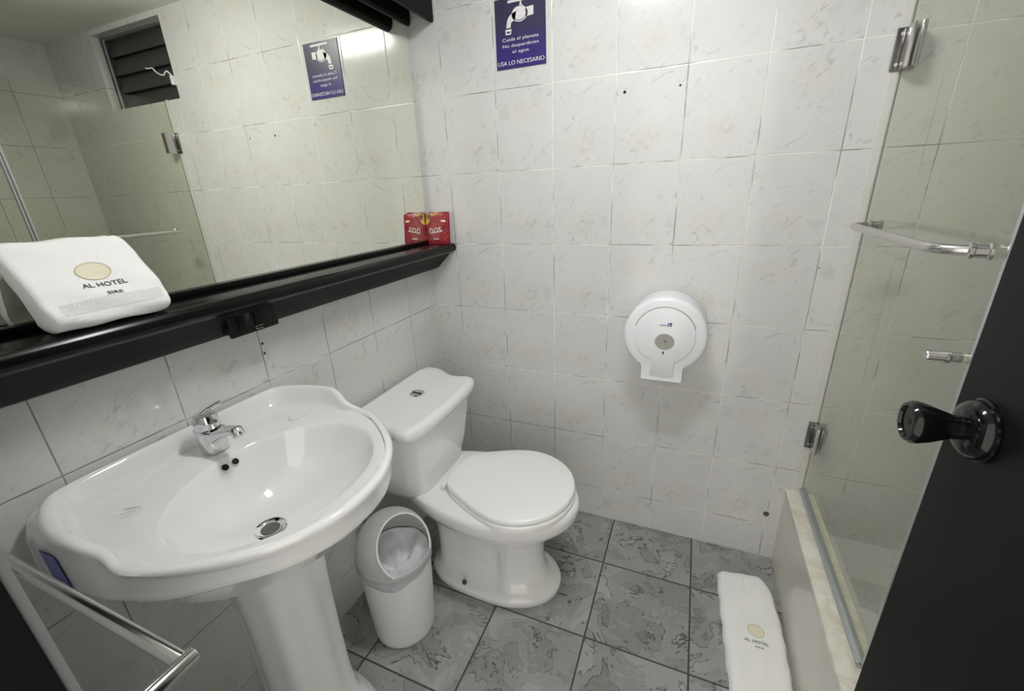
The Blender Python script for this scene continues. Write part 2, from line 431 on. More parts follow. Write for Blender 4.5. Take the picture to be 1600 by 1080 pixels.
cb = new(); tube(cb, smoothpath([(1.296, 0.004, 1.872), (1.312, -0.012, 1.905), (1.342, -0.014, 1.893), (1.380, -0.014, 1.907), (1.405, -0.014, 1.928), (1.432, -0.014, 1.930), (1.452, -0.014, 1.934)]), 0.003, 8)
cable = obj('cable', cb, 'plastic'); cable['label'] = 'short white loose cable sticking out of the louvred window opening'; cable['category'] = 'cable'
b = new(); box(b, 1.293, 1.306, -0.012, 0.014, 1.850, 1.888, 0.003); obj('cable_clip', b, 'plastic', cable)

# ------------------------------------------------------------------ ceiling lamp (above the frame, lights the room)
lx, ly, lz = LAMP_POS
lamp = empty('ceiling_lamp', (lx, ly, CEIL), 'white oblong ceiling lamp glowing above the middle of the bathroom', 'lamp')
b = new(); box(b, lx - 0.19, lx + 0.19, ly - 0.065, ly + 0.065, CEIL - 0.015, CEIL, 0.004); obj('lamp_base', b, 'lamp_white', lamp)
b = new(); box(b, lx - 0.17, lx + 0.17, ly - 0.045, ly + 0.045, lz - 0.014, CEIL - 0.015, 0.006, 3); obj('lamp_diffuser', b, 'lamp_glow', lamp)

# ------------------------------------------------------------------ mirror, shelf, pelmet
MY0, MY1 = -1.405, -0.024
mir = obj('wall_mirror', box(new(), 0.0005, 0.0045, MY0, MY1, 1.160, 1.90), 'mirror', None, 0)
mir['label'] = 'large frameless wall mirror between the black shelf and the black pelmet'; mir['category'] = 'mirror'
sh = empty('wall_shelf', (0.06, -0.70, 1.05), 'long glossy black wooden shelf running under the mirror', 'shelf')
prof = [(0.001, 1.128), (0.001, 1.150), (0.100, 1.150), (0.108, 1.1475), (0.113, 1.142), (0.1155, 1.135), (0.115, 1.128), (0.111, 1.122), (0.104, 1.120), (0.100, 1.116), (0.094, 1.113), (0.045, 1.113)]
b = new(); prism(b, [(x, YF + 0.002, z) for x, z in prof], (0, -YF - 0.004, 0)); obj('shelf_board', b, 'lacquer', sh, 30)
b = new(); prism(b, [(x, YF + 0.002, z) for x, z in [(0.001, 1.128), (0.001, 1.047), (0.012, 1.047), (0.028, 1.054), (0.052, 1.077), (0.080, 1.104), (0.098, 1.121), (0.098, 1.128)]], (0, -YF - 0.004, 0)); obj('apron', b, 'lacquer_dull', sh, 30)
b = new(); box(b, 0.0045, 0.016, YF + 0.002, -0.002, 1.150, 1.164, 0.002); obj('mirror_ledge', b, 'lacquer', sh)
pel = empty('mirror_pelmet', (0.05, -0.70, CEIL), 'black wooden light pelmet above the top edge of the mirror', 'pelmet')
pp = [(0.072, 2.135), (0.072, 1.894), (0.078, 1.880), (0.088, 1.873), (0.100, 1.873), (0.102, 1.88), (0.102, 2.135)]
b = new(); prism(b, [(x, YF + 0.002, z) for x, z in pp], (0, -YF - 0.004, 0)); obj('front_board', b, 'lacquer_dull', pel, 30)
b = new(); prism(b, [(x, YF + 0.002, z) for x, z in [(0.001, 2.135), (0.001, 1.874), (0.008, 1.873), (0.014, 1.879), (0.016, 1.89), (0.016, 2.135)]], (0, -YF - 0.012, 0)); obj('back_rail', b, 'lacquer_dull', pel, 30)
b = new(); box(b, 0.016, 0.072, YF + 0.002, -0.002, 1.925, 1.945); obj('soffit', b, 'soffit_grey', pel)

# outlet on the shelf apron
_T = Matrix.Translation((0.040, -0.031, 0.0155))
def tilt(bm): bmesh.ops.transform(bm, matrix=_T, verts=bm.verts); return bm
ou = empty('power_outlet', (0.045, -0.825, 1.06), 'black switch and socket plate on the shelf apron above the basin', 'outlet')
b = new(); box(b, -0.012, 0.026, -0.878, -0.773, 1.042, 1.104, 0.002); obj('back_box', tilt(b), 'black_plastic', ou)
b = new(); box(b, 0.024, 0.034, -0.885, -0.766, 1.038, 1.108, 0.004, 3); obj('face_plate', tilt(b), 'black_plastic', ou)
b = new(); box(b, 0.033, 0.0375, -0.866, -0.836, 1.052, 1.096, 0.002); obj('rocker_switch', tilt(b), 'knob', ou)
b = new(); box(b, 0.033, 0.0365, -0.826, -0.782, 1.050, 1.098, 0.003); obj('socket', tilt(b), 'black_plastic', ou)
b = new(); box(b, 0.036, 0.0372, -0.829, -0.810, 1.0435, 1.0450); box(b, 0.036, 0.0372, -0.829, -0.810, 1.0500, 1.0512); box(b, 0.036, 0.0372, -0.829, -0.8278, 1.0435, 1.0512); obj('metal_contact', tilt(b), 'steel', ou)
for yy, zz in ((-0.812, 1.080), (-0.796, 1.080), (-0.804, 1.066)):
    b = new(); box(b, 0.0364, 0.0368, yy - 0.002, yy + 0.002, zz - 0.005, zz + 0.005); obj('slot', tilt(b), 'hole', ou)

# ------------------------------------------------------------------ sachets in the corner of the shelf
def sachet(x0, x1, y, z0, z1, lean, label, slot):
    s = empty('sachet', ((x0 + x1) / 2, y, z0), label, 'sachet', 'red sachets in the shelf corner')
    NX, NZ = 12, 16
    def P(i, j, side):
        u, w = i / NX, j / NZ
        puff = 0.006 * (math.sin(PI * u) ** 0.6) * (math.sin(PI * w) ** 0.5)
        return Vector((x0 + (x1 - x0) * u, y + lean * w - side * (puff + 0.0006), z0 + (z1 - z0) * w))
    b = new()
    F = [[b.verts.new(P(i, j, 1)) for i in range(NX + 1)] for j in range(NZ + 1)]
    K = [[b.verts.new(P(i, j, -0.35)) for i in range(NX + 1)] for j in range(NZ + 1)]
    for j in range(NZ):
        for i in range(NX):
            b.faces.new((F[j][i], F[j][i + 1], F[j + 1][i + 1], F[j + 1][i])); b.faces.new((K[j][i + 1], K[j][i], K[j + 1][i], K[j + 1][i + 1]))
    ring = [(0, i) for i in range(NX)] + [(j, NX) for j in range(NZ)] + [(NZ, i) for i in range(NX, 0, -1)] + [(j, 0) for j in range(NZ, 0, -1)]
    for (a, c), (d, e) in zip(ring, ring[1:] + ring[:1]): b.faces.new((F[a][c], K[a][c], K[d][e], F[d][e]))
    packet = obj('packet', b, 'sachet', s)
    w, h = x1 - x0, z1 - z0
    def Q(u, v, off):
        puff = 0.006 * (math.sin(PI * min(max(u, 0.02), 0.98)) ** 0.6) * (math.sin(PI * min(max(v, 0.02), 0.98)) ** 0.5)
        return Vector((x0 + w * u, y + lean * v - puff - off, z0 + h * v))
    b = new(); loft(b, [[Q(0.06, 0.98, 0.001), Q(0.46, 0.98, 0.001), Q(0.10, 0.66, 0.0012), Q(0.0, 0.64, 0.001)], [Q(0.06, 0.98, 0.0016), Q(0.46, 0.98, 0.0016), Q(0.10, 0.66, 0.0018), Q(0.0, 0.64, 0.0016)]])
    obj('yellow_corner', b, 'yellow', s)
    b = new(); loft(b, [[Q(0.10, 0.96, 0.002), Q(0.28, 0.96, 0.002), Q(0.11, 0.80, 0.0022)], [Q(0.10, 0.96, 0.0026), Q(0.28, 0.96, 0.0026), Q(0.11, 0.80, 0.0028)]]); obj('green_tip', b, 'foil_green', s)
    o = Q(0.46, 0.46, 0.0012)
    b = text_bm('nos', w * 0.52, h * 0.17, o, (1, 0, 0.12), (-0.05, 0, 1), (0, -1, 0), 0.0012); merge(b, prism(new(), [Q(0.22, 0.34, 0.0022), Q(0.78, 0.42, 0.0022), Q(0.78, 0.455, 0.0022), Q(0.24, 0.37, 0.0022)], (0, 0.0006, 0)))
    obj('lettering', b, 'foil_white', s)
    b = new(); prism(b, [Q(0.66, 0.78, 0.0015), Q(0.86, 0.80, 0.0015), Q(0.92, 0.72, 0.0012), Q(0.74, 0.74, 0.0015)], (0, 0.0006, 0)); obj('white_mark', b, 'foil_white', s)
    b = new(); prism(b, [Q(0.35, 0.15, 0.0018), Q(0.6, 0.15, 0.0018), Q(0.6, 0.18, 0.0018), Q(0.35, 0.18, 0.0018)], (0, 0.0006, 0)); obj('white_line', b, 'foil_white', s)
    return s
sachet(0.012, 0.101, -0.018, 1.1505, 1.268, 0.010, 'taller red sachet at the back of the shelf corner, leaning on the wall tiles', 0)
sachet(0.006, 0.106, -0.038, 1.1505, 1.262, 0.014, 'front red sachet with white lettering in the shelf corner beside the mirror', 1)

from mathutils.bvhtree import BVHTree
def drape(bm, surf, base, n, lift=0.0004):
    """lay a thin print onto the cloth below it, along -n"""
    n = Vector(n).normalized(); base = Vector(base)
    tree = BVHTree.FromPolygons([v.co.copy() for v in surf.data.vertices], [tuple(p.vertices) for p in surf.data.polygons])
    hs_ = [v.co.dot(n) for v in bm.verts]; hm = min(hs_)
    for v, h in zip(bm.verts, hs_):
        hit = tree.ray_cast(v.co - base + n * 0.04, -n, 0.12)[0]
        if hit is not None: v.co = hit + base + n * (lift + min(0.0005, h - hm))
    return bm
def disc(o, r, u, n, a, b, hole=0.0, k=40):
    o, r, u, n = Vector(o), Vector(r).normalized(), Vector(u).normalized(), Vector(n).normalized()
    bm = new(); rg = []
    def ring(q, h): return [o + (r * a * math.cos(2 * PI * i / k) + u * b * math.sin(2 * PI * i / k)) * q + n * h for i in range(k)]
    qs = [hole + (1 - hole) * i / 5 for i in range(6)]
    if hole == 0.0: qs[0] = 0.02
    return loft(bm, [ring(q, 0.0004) for q in qs] + [ring(1, 0), ring(qs[0], 0)], hole == 0.0, hole == 0.0)
# ------------------------------------------------------------------ folded towel on the shelf
tw = empty('folded_towel', (0.06, -1.10, 1.151), 'thick white folded towel leaning against the mirror on the black shelf', 'towel')
def section(loop, y0, y1, n=40, seed=0):
    """sweep a closed x-z loop along y with soft rounded ends and a little waviness"""
    P = smoothpath([(x, 0, z) for x, z in loop] + [(loop[0][0], 0, loop[0][1])], 5)[:-1]
    cx = sum(p.x for p in P) / len(P); cz = sum(p.z for p in P) / len(P)
    rings = []
    for i in range(n + 1):
        t = i / n; e = min(t, 1 - t) / 0.05
        s = 1.0 if e >= 1 else 0.76 + 0.24 * math.sqrt(max(0, 1 - (1 - e) ** 2))
        y = y0 + (y1 - y0) * t
        rings.append([Vector((cx + (p.x - cx) * s + 0.0016 * math.sin(9 * t + 3 * k * 0.2 + seed), y + 0.25 * (cz - p.z) * 0.1, max(1.1512, cz + (p.z - cz) * s + 0.0012 * math.sin(13 * t + k * 0.17 + seed)))) for k, p in enumerate(P)])
    return loft(new(), rings)
outer = [(0.088, 1.153), (0.106, 1.158), (0.114, 1.172), (0.108, 1.193), (0.093, 1.216), (0.062, 1.252), (0.040, 1.276), (0.022, 1.286), (0.010, 1.280), (0.009, 1.268), (0.030, 1.246), (0.056, 1.216), (0.072, 1.188), (0.076, 1.168), (0.078, 1.156)]
ofold = obj('outer_fold', section(outer, -1.192, -1.026), 'cotton', tw, 60)
inner = [(0.062, 1.152), (0.078, 1.156), (0.076, 1.172), (0.066, 1.196), (0.044, 1.226), (0.022, 1.252), (0.008, 1.258), (0.0065, 1.245), (0.020, 1.222), (0.038, 1.196), (0.046, 1.172), (0.050, 1.156)]
obj('inner_fold', section(inner, -1.186, -1.034, seed=2), 'cotton', tw, 60)
UPV = Vector((-0.69, 0, 0.724)); NV = Vector((0.724, 0, 0.69)); P0 = Vector((0.0935, 0, 1.2165)) + NV * 0.0042
def on_slab(y, s, off=0.0): return P0 + UPV * s + Vector((0, y, 0)) + NV * off
TB = BASE[tw.name]
emb = obj('gold_emblem', drape(disc(on_slab(-1.106, 0.026), (0, 1, 0), UPV, NV, 0.0225, 0.0165), ofold, TB, NV), 'gold', tw)
obj('emblem_ring', drape(disc(on_slab(-1.106, 0.026), (0, 1, 0), UPV, NV, 0.0230, 0.0170, 0.93), ofold, TB, NV, 0.0008), 'gold_dark', emb)
obj('lettering', drape(text_bm('AL HOTEL', 0.060, 0.0085, on_slab(-1.104, -0.0005), (0, 1, 0), UPV, NV, 0.0006), ofold, TB, NV, 0.0007), 'print', tw)
obj('lettering', drape(text_bm('SIRE', 0.022, 0.0055, on_slab(-1.099, -0.018), (0, 1, 0), UPV, NV, 0.0006), ofold, TB, NV, 0.0007), 'print', tw)
# woven hem band along the front fold
hb = new()
for k in range(46):
    yy = -1.172 + 0.135 * k / 45
    tube(hb, [(0.1140, yy, 1.181), (0.1105, yy, 1.190), (0.1050, yy, 1.199)], 0.0009, 6)
bmesh.ops.translate(hb, vec=(0.002, 0, 0), verts=hb.verts); obj('hem_band', drape(hb, ofold, TB, (0.92, 0, 0.39), 0.0007), 'cotton', tw)

# ------------------------------------------------------------------ bath mat towel on the floor
mt = empty('bath_mat_towel', (1.26, -0.40, 0), 'white towel laid flat on the slate floor beside the shower sill', 'towel')
def mat_pt(u, v):
    xl = 1.166 + 0.030 * v ** 1.2; xr = 1.336 + 0.012 * min(1, v * 4)
    yb = -0.135 + 0.028 * u - 0.075 * max(0, (u - 0.72) / 0.28) ** 1.8 - 0.018 * max(0, (0.12 - u) / 0.12) ** 2
    yf = -0.70
    return xl + (xr - xl) * u, yb + (yf - yb) * v
NU, NVV = 26, 54
b = new(); T = []; Bt = []
for j in range(NVV + 1):
    rt, rb = [], []
    for i in range(NU + 1):
        u, v = i / NU, j / NVV; x, y = mat_pt(u, v)
        e = (1 - abs(2 * u - 1) ** 8) * (1 - abs(2 * v - 1) ** 16)
        z = 0.004 + 0.019 * max(0, e) ** 0.45 + 0.0012 * math.sin(31 * v + 4 * u) * e + 0.001 * math.sin(17 * u + 9 * v)
        if 0.02 < v < 0.16 and abs(u - 0.50) < 0.03: z -= 0.0035
        rt.append(b.verts.new((x + 0.0015 * math.sin(40 * v), y, z))); rb.append(b.verts.new((x + 0.0015 * math.sin(40 * v), y, 0.0008)))
    T.append(rt); Bt.append(rb)
for j in range(NVV):
    for i in range(NU):
        b.faces.new((T[j][i], T[j][i + 1], T[j + 1][i + 1], T[j + 1][i])); b.faces.new((Bt[j][i + 1], Bt[j][i], Bt[j + 1][i], Bt[j + 1][i + 1]))
ring = [(0, i) for i in range(NU)] + [(j, NU) for j in range(NVV)] + [(NVV, i) for i in range(NU, 0, -1)] + [(j, 0) for j in range(NVV, 0, -1)]
for (a, c), (d, e) in zip(ring, ring[1:] + ring[:1]): b.faces.new((T[a][c], Bt[a][c], Bt[d][e], T[d][e]))
tow = obj('towelling', b, 'cotton', mt, 60); MB_ = BASE[mt.name]; ZV = (0, 0, 1)
emb = obj('gold_emblem', drape(disc((1.267, -0.353, 0.03), (1, -0.3, 0), (0.3, 1, 0), ZV, 0.023, 0.020), tow, MB_, ZV), 'gold', mt)
obj('emblem_ring', drape(disc((1.267, -0.353, 0.03), (1, -0.3, 0), (0.3, 1, 0), ZV, 0.0235, 0.0205, 0.93), tow, MB_, ZV, 0.0008), 'gold_dark', emb)
obj('lettering', drape(text_bm('AL HOTEL', 0.066, 0.009, (1.266, -0.389, 0.03), (1, 0.02, 0), (0, 1, 0), ZV, 0.0004), tow, MB_, ZV, 0.0007), 'print', mt)
obj('lettering', drape(text_bm('SIRE', 0.022, 0.005, (1.272, -0.405, 0.03), (1, 0, 0), (0, 1, 0), ZV, 0.0004), tow, MB_, ZV, 0.0007), 'print', mt)

# ------------------------------------------------------------------ pedestal washbasin
CY = -1.03
half = [(0.006, 0.0), (0.006, 0.10), (0.007, 0.175), (0.017, 0.222), (0.055, 0.248), (0.105, 0.264), (0.155, 0.270), (0.193, 0.265), (0.224, 0.255), (0.260, 0.257), (0.300, 0.247), (0.350, 0.221), (0.400, 0.185), (0.440, 0.146), (0.470, 0.100), (0.488, 0.052), (0.494, 0.0)]
half2 = [(0.006, 0.0), (0.006, 0.12), (0.007, 0.205), (0.010, 0.261), (0.046, 0.2675), (0.090, 0.268), (0.140, 0.265), (0.185, 0.259), (0.220, 0.249), (0.260, 0.238), (0.300, 0.225), (0.350, 0.203), (0.400, 0.170), (0.436, 0.136), (0.463, 0.094), (0.480, 0.050), (0.485, 0.0)]
hs = smoothpath([(x, y, 0) for x, y in half], 5)
outl = [Vector((p.x, CY + p.y)) for p in hs[:-1]] + [Vector((p.x, CY - p.y)) for p in reversed(hs[1:])]
hs2 = smoothpath([(x, y, 0) for x, y in half2], 5)
outl2 = [Vector((p.x, CY + p.y)) for p in hs2[:-1]] + [Vector((p.x, CY - p.y)) for p in reversed(hs2[1:])]
NO = len(outl); BC = Vector((0.275, CY))
def inset(d):
    out = []
    for i, p in enumerate(outl):
        tg = (outl[(i + 1) % NO] - outl[i - 1]).normalized(); nrm = Vector((-tg.y, tg.x))
        if nrm.dot(BC - p) < 0: nrm = -nrm
        out.append(p + nrm * d)
    return out
def sst(a, b, x):
    t = min(1, max(0, (x - a) / (b - a))); return t * t * (3 - 2 * t)
def rimz(x): return 0.886 - 0.036 * sst(0.165, 0.265, x)
def botz(x): return 0.760 + 0.030 * sst(0.22, 0.42, x)
def ellp(cx, ax, ay):
    out = []
    for p in outl:
        q = p - BC; a = math.atan2(q.y / ay, (q.x) / ax); out.append(Vector((cx + ax * math.cos(a), CY + ay * math.sin(a))))
    return out
rings = []
def ring_in(d, zf): rings.append([Vector((p.x, p.y, zf(outl[i].x, p))) for i, p in enumerate(inset(d))])
def ring_mix(k, d, zf):
    tw_ = [q.lerp(p, k) for p, q in zip(inset(0.0), outl2)]
    c = BC
    rings.append([Vector((p.x + (c.x - p.x) * d, p.y + (c.y - p.y) * d, zf(outl[i].x, p))) for i, p in enumerate(tw_)])
def sup(cx, ax, ay, e):
    out = []
    for p in outl:
        q = p - BC; a = math.atan2(q.y / ay, q.x / ax); c, s_ = math.cos(a), math.sin(a); r_ = 1 / (abs(c) ** e + abs(s_) ** e) ** (1 / e)
        out.append(Vector((cx + ax * r_ * c, CY + ay * r_ * s_)))
    return out
rings.append([Vector((p.x, p.y, 0.688)) for p in ellp(0.22, 0.09, 0.11)])
rings.append([Vector((p.x, p.y, 0.708)) for p in ellp(0.238, 0.145, 0.170)])
rings.append([Vector((p.x, p.y, 0.745)) for p in ellp(0.246, 0.190, 0.212)])
ring_mix(0.0, 0.06, lambda x, p: botz(x) - 0.002)
ring_mix(0.0, 0.02, lambda x, p: botz(x))
ring_mix(0.0, 0.006, lambda x, p: botz(x) + 0.004)
ring_mix(0.0, 0.0, lambda x, p: botz(x) + 0.014)
ring_mix(0.06, 0.0, lambda x, p: botz(x) + 0.55 * (rimz(x) - botz(x)))
ring_mix(0.45, 0.0, lambda x, p: rimz(x) - 0.020)
ring_mix(0.82, 0.0, lambda x, p: rimz(x) - 0.011)
ring_in(0.0015, lambda x, p: rimz(x) - 0.006)
ring_in(0.005, lambda x, p: rimz(x) - 0.0015)
ring_in(0.010, lambda x, p: rimz(x))
ring_in(0.016, lambda x, p: rimz(x) - 0.0015)
dk_ = sup(0.250, 0.216, 0.230, 2.5); i16 = inset(0.016); i20 = inset(0.020)
def rdk(k, zf): rings.append([Vector((p.x, p.y, zf(outl[i].x))) for i, p in enumerate([u.lerp(v, k) for u, v in zip(i16, dk_)])])
rdk(0.10, lambda x: 0.8465 + 0.86 * (rimz(x) - 0.8465) - 0.001)
rdk(0.22, lambda x: 0.8460 + 0.52 * (rimz(x) - 0.8460) - 0.001)
rdk(0.36, lambda x: 0.8455 + 0.20 * (rimz(x) - 0.8455) - 0.001)
rdk(0.52, lambda x: 0.8450 + 0.06 * (rimz(x) - 0.8450) - 0.001)
rdk(0.80, lambda x: 0.8437 - 0.001 * sst(0.2, 0.3, x))
rings.append([Vector((p.x, p.y, 0.8425)) for p in sup(0.254, 0.203, 0.217, 2.4)])
BX = 0.285
for sc_, z in ((1.0, 0.840), (0.985, 0.8375), (0.965, 0.831), (0.93, 0.812), (0.86, 0.786), (0.74, 0.758), (0.58, 0.737), (0.40, 0.724), (0.22, 0.717), (0.10, 0.715)):
    cx = BX + (0.255 - BX) * (1 - sc_)
    rings.append([Vector((p.x, p.y, z)) for p in ellp(cx, 0.160 * sc_, 0.196 * sc_)])
ps = empty('pedestal_basin', (0.2, CY, 0), 'large white porcelain pedestal washbasin under the mirror shelf', 'washbasin')
b = loft(new(), rings)
basin = obj('basin', b, 'porcelain_sink', ps, 60)
# the two shell reliefs at the rear corners of the deck
for sgn in (1, -1):
    b = new(); o = Vector((0.140, CY + sgn * 0.150, 0.8432))
    for k in range(6):
        a = math.radians(150 - 26 * k) if sgn > 0 else math.radians(-150 + 26 * k)
        d = Vector((math.cos(a) * 0.8, math.sin(a), 0))
        if d.x > 0.55: continue
        ln = 0.042 + 0.006 * math.sin(k * 2.1)
        tube(b, [o + d * 0.008, o + d * ln * 0.5 + Vector((0, 0, 0.0006)), o + d * ln], [0.0012, 0.0024, 0.0006], 8)
    obj('shell_relief', b, 'porcelain_sink', ps)
for dy in (-0.011, 0.011):
    b = new(); lathe(b, [(0.0068, 0), (0.0060, 0.0012), (0.004, -0.002)], (0.1345, CY + dy + 0.002, 0.8235), (0.80, 0, 0.60), 18); obj('overflow_hole', b, 'hole', ps)
dr = new(); lathe(dr, [(0.030, 0.0), (0.031, 0.002), (0.028, 0.0035), (0.022, 0.0015), (0.020, -0.001)], (0.250, CY - 0.026, 0.7172), (0, 0, 1), 32); drain = obj('drain', dr, 'chrome', ps)
b = new(); lathe(b, [(0.0185, 0.0), (0.017, 0.0012)], (0.250, CY - 0.026, 0.7172), (0, 0, 1), 28); obj('drain_plug', b, 'rubber', drain)
# sticker on the near end of the apron
def apron_pt(x, z, off):
    OL = [q.lerp(p, 0.10 if z > 0.8 else 0.0) for p, q in zip(outl, outl2)]
    best = min((p for p in OL if p.y < CY - 0.2), key=lambda p: abs(p.x - x)); i = OL.index(best)
    j = i + 1 if (OL[(i + 1) % NO].x - best.x) * (x - best.x) > 0 else i - 1
    q = OL[j % NO]; t = 0 if abs(q.x - best.x) < 1e-6 else (x - best.x) / (q.x - best.x)
    p = best.lerp(q, t); tg = (q - best).normalized(); n = Vector((-tg.y, tg.x)); n = n if n.y < 0 else -n
    p = p + n * off; return Vector((p.x, p.y, z))
def decal(x0, x1, z0, z1, off, sl=0.0):
    b = new(); k = 8
    a = [[b.verts.new(apron_pt(x0 + (x1 - x0) * i / k + sl * (j), (z0, z1)[j], off)) for i in range(k + 1)] for j in (0, 1)]
    c = [[b.verts.new(apron_pt(x0 + (x1 - x0) * i / k + sl * (j), (z0, z1)[j], off - 0.0006)) for i in range(k + 1)] for j in (0, 1)]
    for i in range(k): b.faces.new((a[0][i], a[0][i + 1], a[1][i + 1], a[1][i])); b.faces.new((c[0][i + 1], c[0][i], c[1][i], c[1][i + 1]))
    return b
st = obj('sticker', decal(0.088, 0.133, 0.768, 0.838, 0.0022, -0.006), 'blue', ps, label='small blue maker sticker')
obj('sticker_lettering', decal(0.092, 0.129, 0.780, 0.787, 0.0030, -0.001), 'blue_text', st)
# pedestal column
def ped_ring(z, hx, hy, xc, flute, n=72):
    out = []
    for k in range(n):
        a = 2 * PI * k / n; c, s = math.cos(a), math.sin(a)
        e = 2.6
        r = 1.0 / ((abs(c)) ** e + (abs(s)) ** e) ** (1 / e)
        r *= 1 - flute * (0.5 + 0.5 * math.cos(8 * a + PI))
        out.append(Vector((max(0.03, xc + hx * r * c), CY + hy * r * s, z)))
    return out
pr = [(0.0, .135, .128, 0), (0.020, .137, .130, 0), (0.030, .131, .124, 0), (0.040, .131, .124, 0), (0.052, .127, .119, 0), (0.060, .121, .113, 0), (0.075, .120, .112, 0), (0.090, .110, .101, .02), (0.12, .100, .091, .05), (0.20, .095, .086, .06), (0.35, .094, .084, .06), (0.50, .096, .086, .06), (0.62, .100, .090, .05), (0.69, .106, .098, .02)]
obj('pedestal', loft(new(), [ped_ring(z, hx, hy, 0.185, f) for z, hx, hy, f in pr]), 'porcelain', ps, 50)

# mixer tap on the basin deck
fx, fy, fz = 0.083, CY + 0.012, 0.8435
fc = empty('mixer_tap', (fx, fy, fz), 'chrome single-lever mixer tap standing on the washbasin deck', 'tap')
def sq(cx, cy, z, hx, hy, e=4.0, n=32):
    out = []
    for k in range(n):
        a = 2 * PI * k / n; c, s = math.cos(a), math.sin(a); r = 1 / (abs(c) ** e + abs(s) ** e) ** (1 / e)
        out.append(Vector((cx + hx * r * c, cy + hy * r * s, z)))
    return out
obj('tap_body', loft(new(), [sq(fx, fy, fz + 0.0005, .0225, .0215), sq(fx, fy, fz + 0.004, .0235, .0225), sq(fx - .001, fy, fz + 0.020, .0235, .0215), sq(fx - .002, fy, fz + 0.040, .026, .022), sq(fx - .002, fy, fz + 0.049, .027, .0225), sq(fx - .002, fy, fz + 0.051, .024, .020)]), 'chrome', fc, 35)
b = new(); lathe(b, [(0.0225, 0), (0.0235, 0.003), (0.0235, 0.022), (0.0205, 0.029), (0.010, 0.032)], (fx - 0.003, fy, fz + 0.0515), (-0.06, 0, 1), 32); lever = obj('lever_head', b, 'chrome', fc)
b = new(); tube(b, smoothpath([(fx - 0.005, fy - 0.006, fz + 0.083), (fx - 0.007, fy + 0.012, fz + 0.0865), (fx - 0.010, fy + 0.034, fz + 0.0880), (fx - 0.010, fy + 0.040, fz + 0.0870)], 5), [0.004] * 5 + [0.0045] * 5 + [0.005] * 5 + [0.003], 12); obj('lever_handle', b, 'chrome', lever)
b = new(); lathe(b, [(0.004, 0), (0.004, 0.0015)], (fx + 0.0195, fy + 0.004, fz + 0.068), (1, 0.1, 0), 14); obj('marker_dot', b, 'rubber', lever)
b = new()
loft(b, [[Vector((fx + x, fy + y, fz + z)) for x, y, z in r] for r in [
    [(.008, -.019, .014), (.008, .019, .014), (.006, .020, .049), (.006, -.020, .049)],
    [(.026, -.0185, .026), (.026, .0185, .026), (.022, .019, .051), (.022, -.019, .051)],
    [(.048, -.015, .041), (.048, .015, .041), (.044, .0155, .058), (.044, -.0155, .058)],
    [(.074, -.012, .052), (.074, .012, .052), (.070, .012, .066), (.070, -.012, .066)],
    [(.090, -.011, .056), (.090, .011, .056), (.088, .011, .068), (.088, -.011, .068)]]])
bmesh.ops.bevel(b, geom=list(b.edges), offset=0.004, segments=3, affect='EDGES')
spout = obj('spout', b, 'chrome', fc, 40)
b = new(); lathe(b, [(0.0100, 0), (0.0120, 0.003), (0.0120, 0.017), (0.0095, 0.020), (0.0085, 0.018)], (fx + 0.083, fy, fz + 0.066), (0.55, 0, -0.85), 24); obj('aerator', b, 'chrome', spout)

# ------------------------------------------------------------------ toilet
TY = -0.415
to = empty('toilet', (0.40, TY, 0), 'white two-piece toilet with closed lid in the corner beside the washbasin', 'toilet')
def egg(z, xb, xf, hw, back=0.72, xm=0.56, yo=0.0, n=64, eb=3.0):
    xc = xb + (xf - xb) * xm; out = []
    for k in range(n):
        a = 2 * PI * k / n; c, s = math.cos(a), math.sin(a)
        if c >= 0: p = (xc + (xf - xc) * c, hw * s)
        else:
            r = 1 / (abs(c) ** eb + abs(s) ** eb) ** (1 / eb)
            x = c * r; y = s * r
            p = (xc + (xc - xb) * x, hw * y * (1 - (1 - back) * sst(0, 1, -x)))
        out.append(Vector((p[0], TY + yo + p[1], z)))
    return out
br = [(0.0, .170, .652, .140, 1.0), (0.010, .168, .655, .143, 1.0), (0.024, .168, .655, .143, 1.0), (0.031, .171, .652, .140, 1.0), (0.036, .182, .636, .124, 1.0), (0.048, .19, .612, .109, 1.0), (0.10, .195, .598, .104, 1.0), (0.16, .195, .596, .101, 1.0), (0.21, .19, .604, .106, .98), (0.25, .18, .624, .122, .95), (0.29, .16, .660, .150, .9), (0.315, .13, .690, .170, .85), (0.335, .10, .708, .181, .80), (0.350, .08, .716, .186, .78), (0.375, .06, .719, .188, .74), (0.388, .06, .717, .186, .74), (0.394, .064, .710, .181, .74), (0.396, .075, .70, .172, .74)]
def pinch(ring, z):
    k = sst(0.033, 0.06, z) * (1 - sst(0.20, 0.30, z)) * 0.42
    for p in ring: p.y = TY + (p.y - TY) * (1 - k * sst(0.19, 0.30, p.x) * (1 - sst(0.445, 0.490, p.x)))
    return ring
obj('bowl', loft(new(), [pinch(egg(z, xb, xf, hw, bk, yo=0.012 * (1 - z / 0.4)), z) for z, xb, xf, hw, bk in br]), 'porcelain', to, 60)
def slab(z0, z1, xb, xf, hw, back, rnd, dome=0.0):
    rr = [egg(z0, xb + rnd, xf - rnd, hw - rnd, back, eb=5.0), egg(z0 + rnd * .4, xb, xf, hw, back, eb=5.0), egg(z1 - rnd, xb, xf, hw, back, eb=5.0), egg(z1 - rnd * .3, xb + rnd * .5, xf - rnd * .5, hw - rnd * .5, back, eb=5.0), egg(z1, xb + rnd * 1.4, xf - rnd * 1.4, hw - rnd * 1.4, back, eb=5.0), egg(z1 + dome, xb + .06, xf - .06, hw - .05, back, eb=4.0)]
    return loft(new(), rr)
obj('seat', slab(0.398, 0.413, 0.290, 0.704, 0.184, 0.66, 0.004), 'plastic_seat', to, 60)
